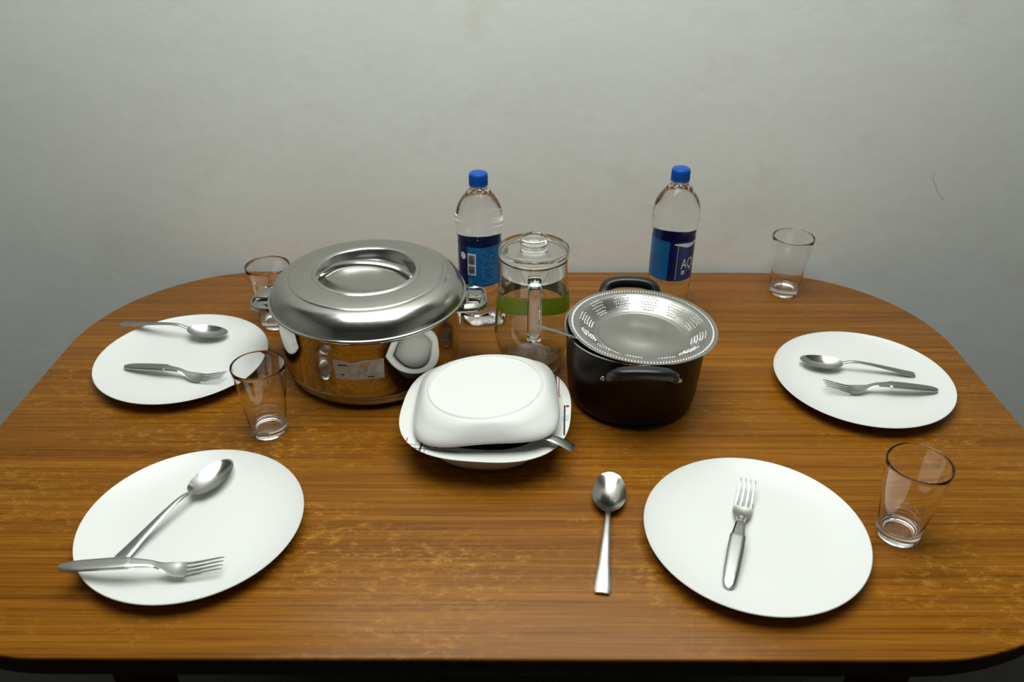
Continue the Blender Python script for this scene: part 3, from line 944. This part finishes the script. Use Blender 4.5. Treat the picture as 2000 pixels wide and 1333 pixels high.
def make_bottle(name, label, loc, az):
    r = thing(name, label, 'bottle', loc, group='water bottles by the wall')
    P = bottle_profile()
    dense = []
    for (r0, z0), (r1, z1) in zip(P, P[1:]):
        k = max(1, int((z1 - z0) / 0.004))
        for i in range(k): dense.append((r0 + (r1 - r0) * i / k, z0 + (z1 - z0) * i / k))
    dense.append(P[-1]); dense.append((0, 0.254))
    bm = lathe(dense, 96)
    for v in bm.verts:                       # twisted grooves on the shoulder and petal feet
        rr = math.hypot(v.co.x, v.co.y)
        if rr < 1e-5: continue
        a = math.atan2(v.co.y, v.co.x); z = v.co.z
        d = 0.0
        if 0.158 < z < 0.222:
            w = math.sin(math.pi * (z - 0.158) / 0.064)
            d -= 0.0006 * w * max(0, math.cos(2 * (a + (z - 0.158) * 34))) ** 8
        if z < 0.014:
            d -= 0.0030 * (1 - z / 0.014) * (0.5 + 0.5 * math.cos(5 * a))
        k = (rr + d) / rr
        v.co.x *= k; v.co.y *= k
        if z < 0.006 and rr > 0.015: v.co.z += 0.003 * (0.5 + 0.5 * math.cos(5 * a)) ** 2
    finish('bottle_body', bm, M['water'], r, smooth=50)
    ring = [(0.0142, 0.2515), (0.0168, 0.2515), (0.0170, 0.2525), (0.0168, 0.2535), (0.0142, 0.2535)]
    finish('neck_ring', lathe(ring, 48, closed=True), M['plastic_clear'], r)
    cb = bmesh.new()
    capp = [(0.0143, 0.2538), (0.0156, 0.2538), (0.0158, 0.2560), (0.0153, 0.2568), (0.0155, 0.2578), (0.0153, 0.2700), (0.0146, 0.2732), (0.0132, 0.2744), (0, 0.2746)]
    lathe(capp, 96, bm=cb)
    for v in cb.verts:
        rr = math.hypot(v.co.x, v.co.y)
        if rr > 0.0145 and 0.2575 < v.co.z < 0.272:
            k = 1 + 0.018 * (1 if round(math.atan2(v.co.y, v.co.x) / (2 * math.pi / 96)) % 2 else -1)
            v.co.x *= k; v.co.y *= k
    finish('cap', cb, M['cap_blue'], r, smooth=50)
    # wrap-round label in four printed panels; label angle 0 stands at azimuth az
    lb = bmesh.new(); RL = 0.0372; Z0, Z1 = 0.0825, 0.1560
    n = 120; rows = []
    for z in (Z0, Z1):
        rows.append([lb.verts.new((RL * math.cos(math.radians(az + 3 * i)), RL * math.sin(math.radians(az + 3 * i)), z)) for i in range(n)])
    for i in range(n):
        d = 3 * i + 1.5
        f = lb.faces.new((rows[0][i], rows[0][(i + 1) % n], rows[1][(i + 1) % n], rows[1][i]))
        f.material_index = 0 if d < 100 else 1 if d < 122 else 2 if d < 270 else 1 if d < 300 else 0
    lo = finish('label', lb, [M['lab_light'], M['lab_navy'], M['lab_logo']], r, smooth=60)
    def narrow(b2, k):
        for v in b2.verts: v.co.x *= k
        return b2
    def onto(b2, deg, z, mat, name, lift=0.0004):
        for v in b2.verts: pass
        bmesh.ops.subdivide_edges(b2, edges=[e for e in b2.edges if abs(e.verts[0].co.x - e.verts[1].co.x) > 0.004], cuts=1)
        wrap(b2, RL + lift, az + deg, z)
        finish(name, b2, mat, lo, smooth=0)
    onto(rect_bm(0, 0, 0.0006, Z1 - Z0 - 0.006, 1), 121, Z0 + 0.002, M['ink_white'], 'white_line')
    onto(narrow(text_mesh('AQUAFINA', 0.0280), 0.62), 134, 0.1055, M['ink_white'], 'brand_lettering')
    onto(rect_bm(0, 0, 0.0062, 0.0075, 2), 137, 0.0945, M['ink_white'], 'white_square')
    onto(rect_bm(0.0018, 0.0022, 0.0042, 0.005, 1), 137, 0.0945, M['lab_logo'], 'square_mark', 0.0007)
    wv = bmesh.new()
    for i in range(24):
        pass
    lo_y = lambda u: -0.0022 - 0.0045 * math.sin(math.pi * u) + 0.0010 * math.sin(9 * u)
    hi_y = lambda u: 0.0 + 0.0006 * math.sin(7 * u)
    va = [[wv.verts.new((0.052 * i / 24, f(i / 24), 0)) for i in range(25)] for f in (lo_y, hi_y)]
    for i in range(24): wv.faces.new((va[0][i], va[0][i + 1], va[1][i + 1], va[1][i]))
    wrap(wv, RL + 0.0004, az + 112, Z1 - 0.003); finish('white_wave', wv, M['ink_white'], lo, smooth=0)
    onto(text_mesh('water', 0.0075), 150, 0.0985, M['ink_pale'], 'small_lettering')
    onto(rect_bm(0, 0, 0.0060, 0.0085, 2), 101.5, Z0 + 0.0005, M['ink_black'], 'black_mark')
    # white round badge on the second navy strip
    cbm = bmesh.new()
    vs = [cbm.verts.new((0.0060 * math.cos(k * math.pi / 10), 0.0066 * math.sin(k * math.pi / 10), 0)) for k in range(20)]
    cbm.faces.new(vs)
    for v in cbm.verts: pass
    wrap(cbm, RL + 0.0009, az + 287, 0.138); finish('round_badge', cbm, M['ink_white'], lo, smooth=0)
    # bar code
    onto(rect_bm(0, 0, 0.0150, 0.0400, 4), 301, 0.1045, M['ink_white'], 'barcode_field')
    bars = bmesh.new(); random.seed(3); y = 0.0030
    while y < 0.0365:
        h = random.choice((0.0006, 0.0010, 0.0014))
        if not 0.0170 < y < 0.0200: rect_bm(0.0018, y, 0.0132, y + h, 3, bars)
        y += h + random.choice((0.0006, 0.0009))
    wrap(bars, RL + 0.0008, az + 301, 0.1045); tag(finish('barcode_bars', bars, M['ink_black'], lo, smooth=0), kind='stuff')
    # lines of small print on the light panel
    sm = bmesh.new(); random.seed(11)
    for k in range(13):
        z = 0.006 + k * 0.0050
        x = 0.0
        while x < 0.040:
            w = random.uniform(0.002, 0.007)
            if random.random() < 0.75: rect_bm(x, z, x + w, z + 0.0012, 2, sm)
            x += w + 0.0014
    wrap(sm, RL + 0.0004, az + 338, Z0); tag(finish('small_print', sm, M['ink_pale'], lo, smooth=0), kind='stuff')
    tb = text_mesh('S', 0.013)
    onto(tb, 304, 0.088, M['ink_pale'], 'large_letter')
    return r
make_bottle('water_bottle', 'water bottle with bar code side of the blue label facing out, behind the steel pot', (-0.056, 1.303, T), -62)
make_bottle('water_bottle', 'water bottle with white letters on its blue label, behind the dark cooking pot', (0.280, 1.327, T), -208)
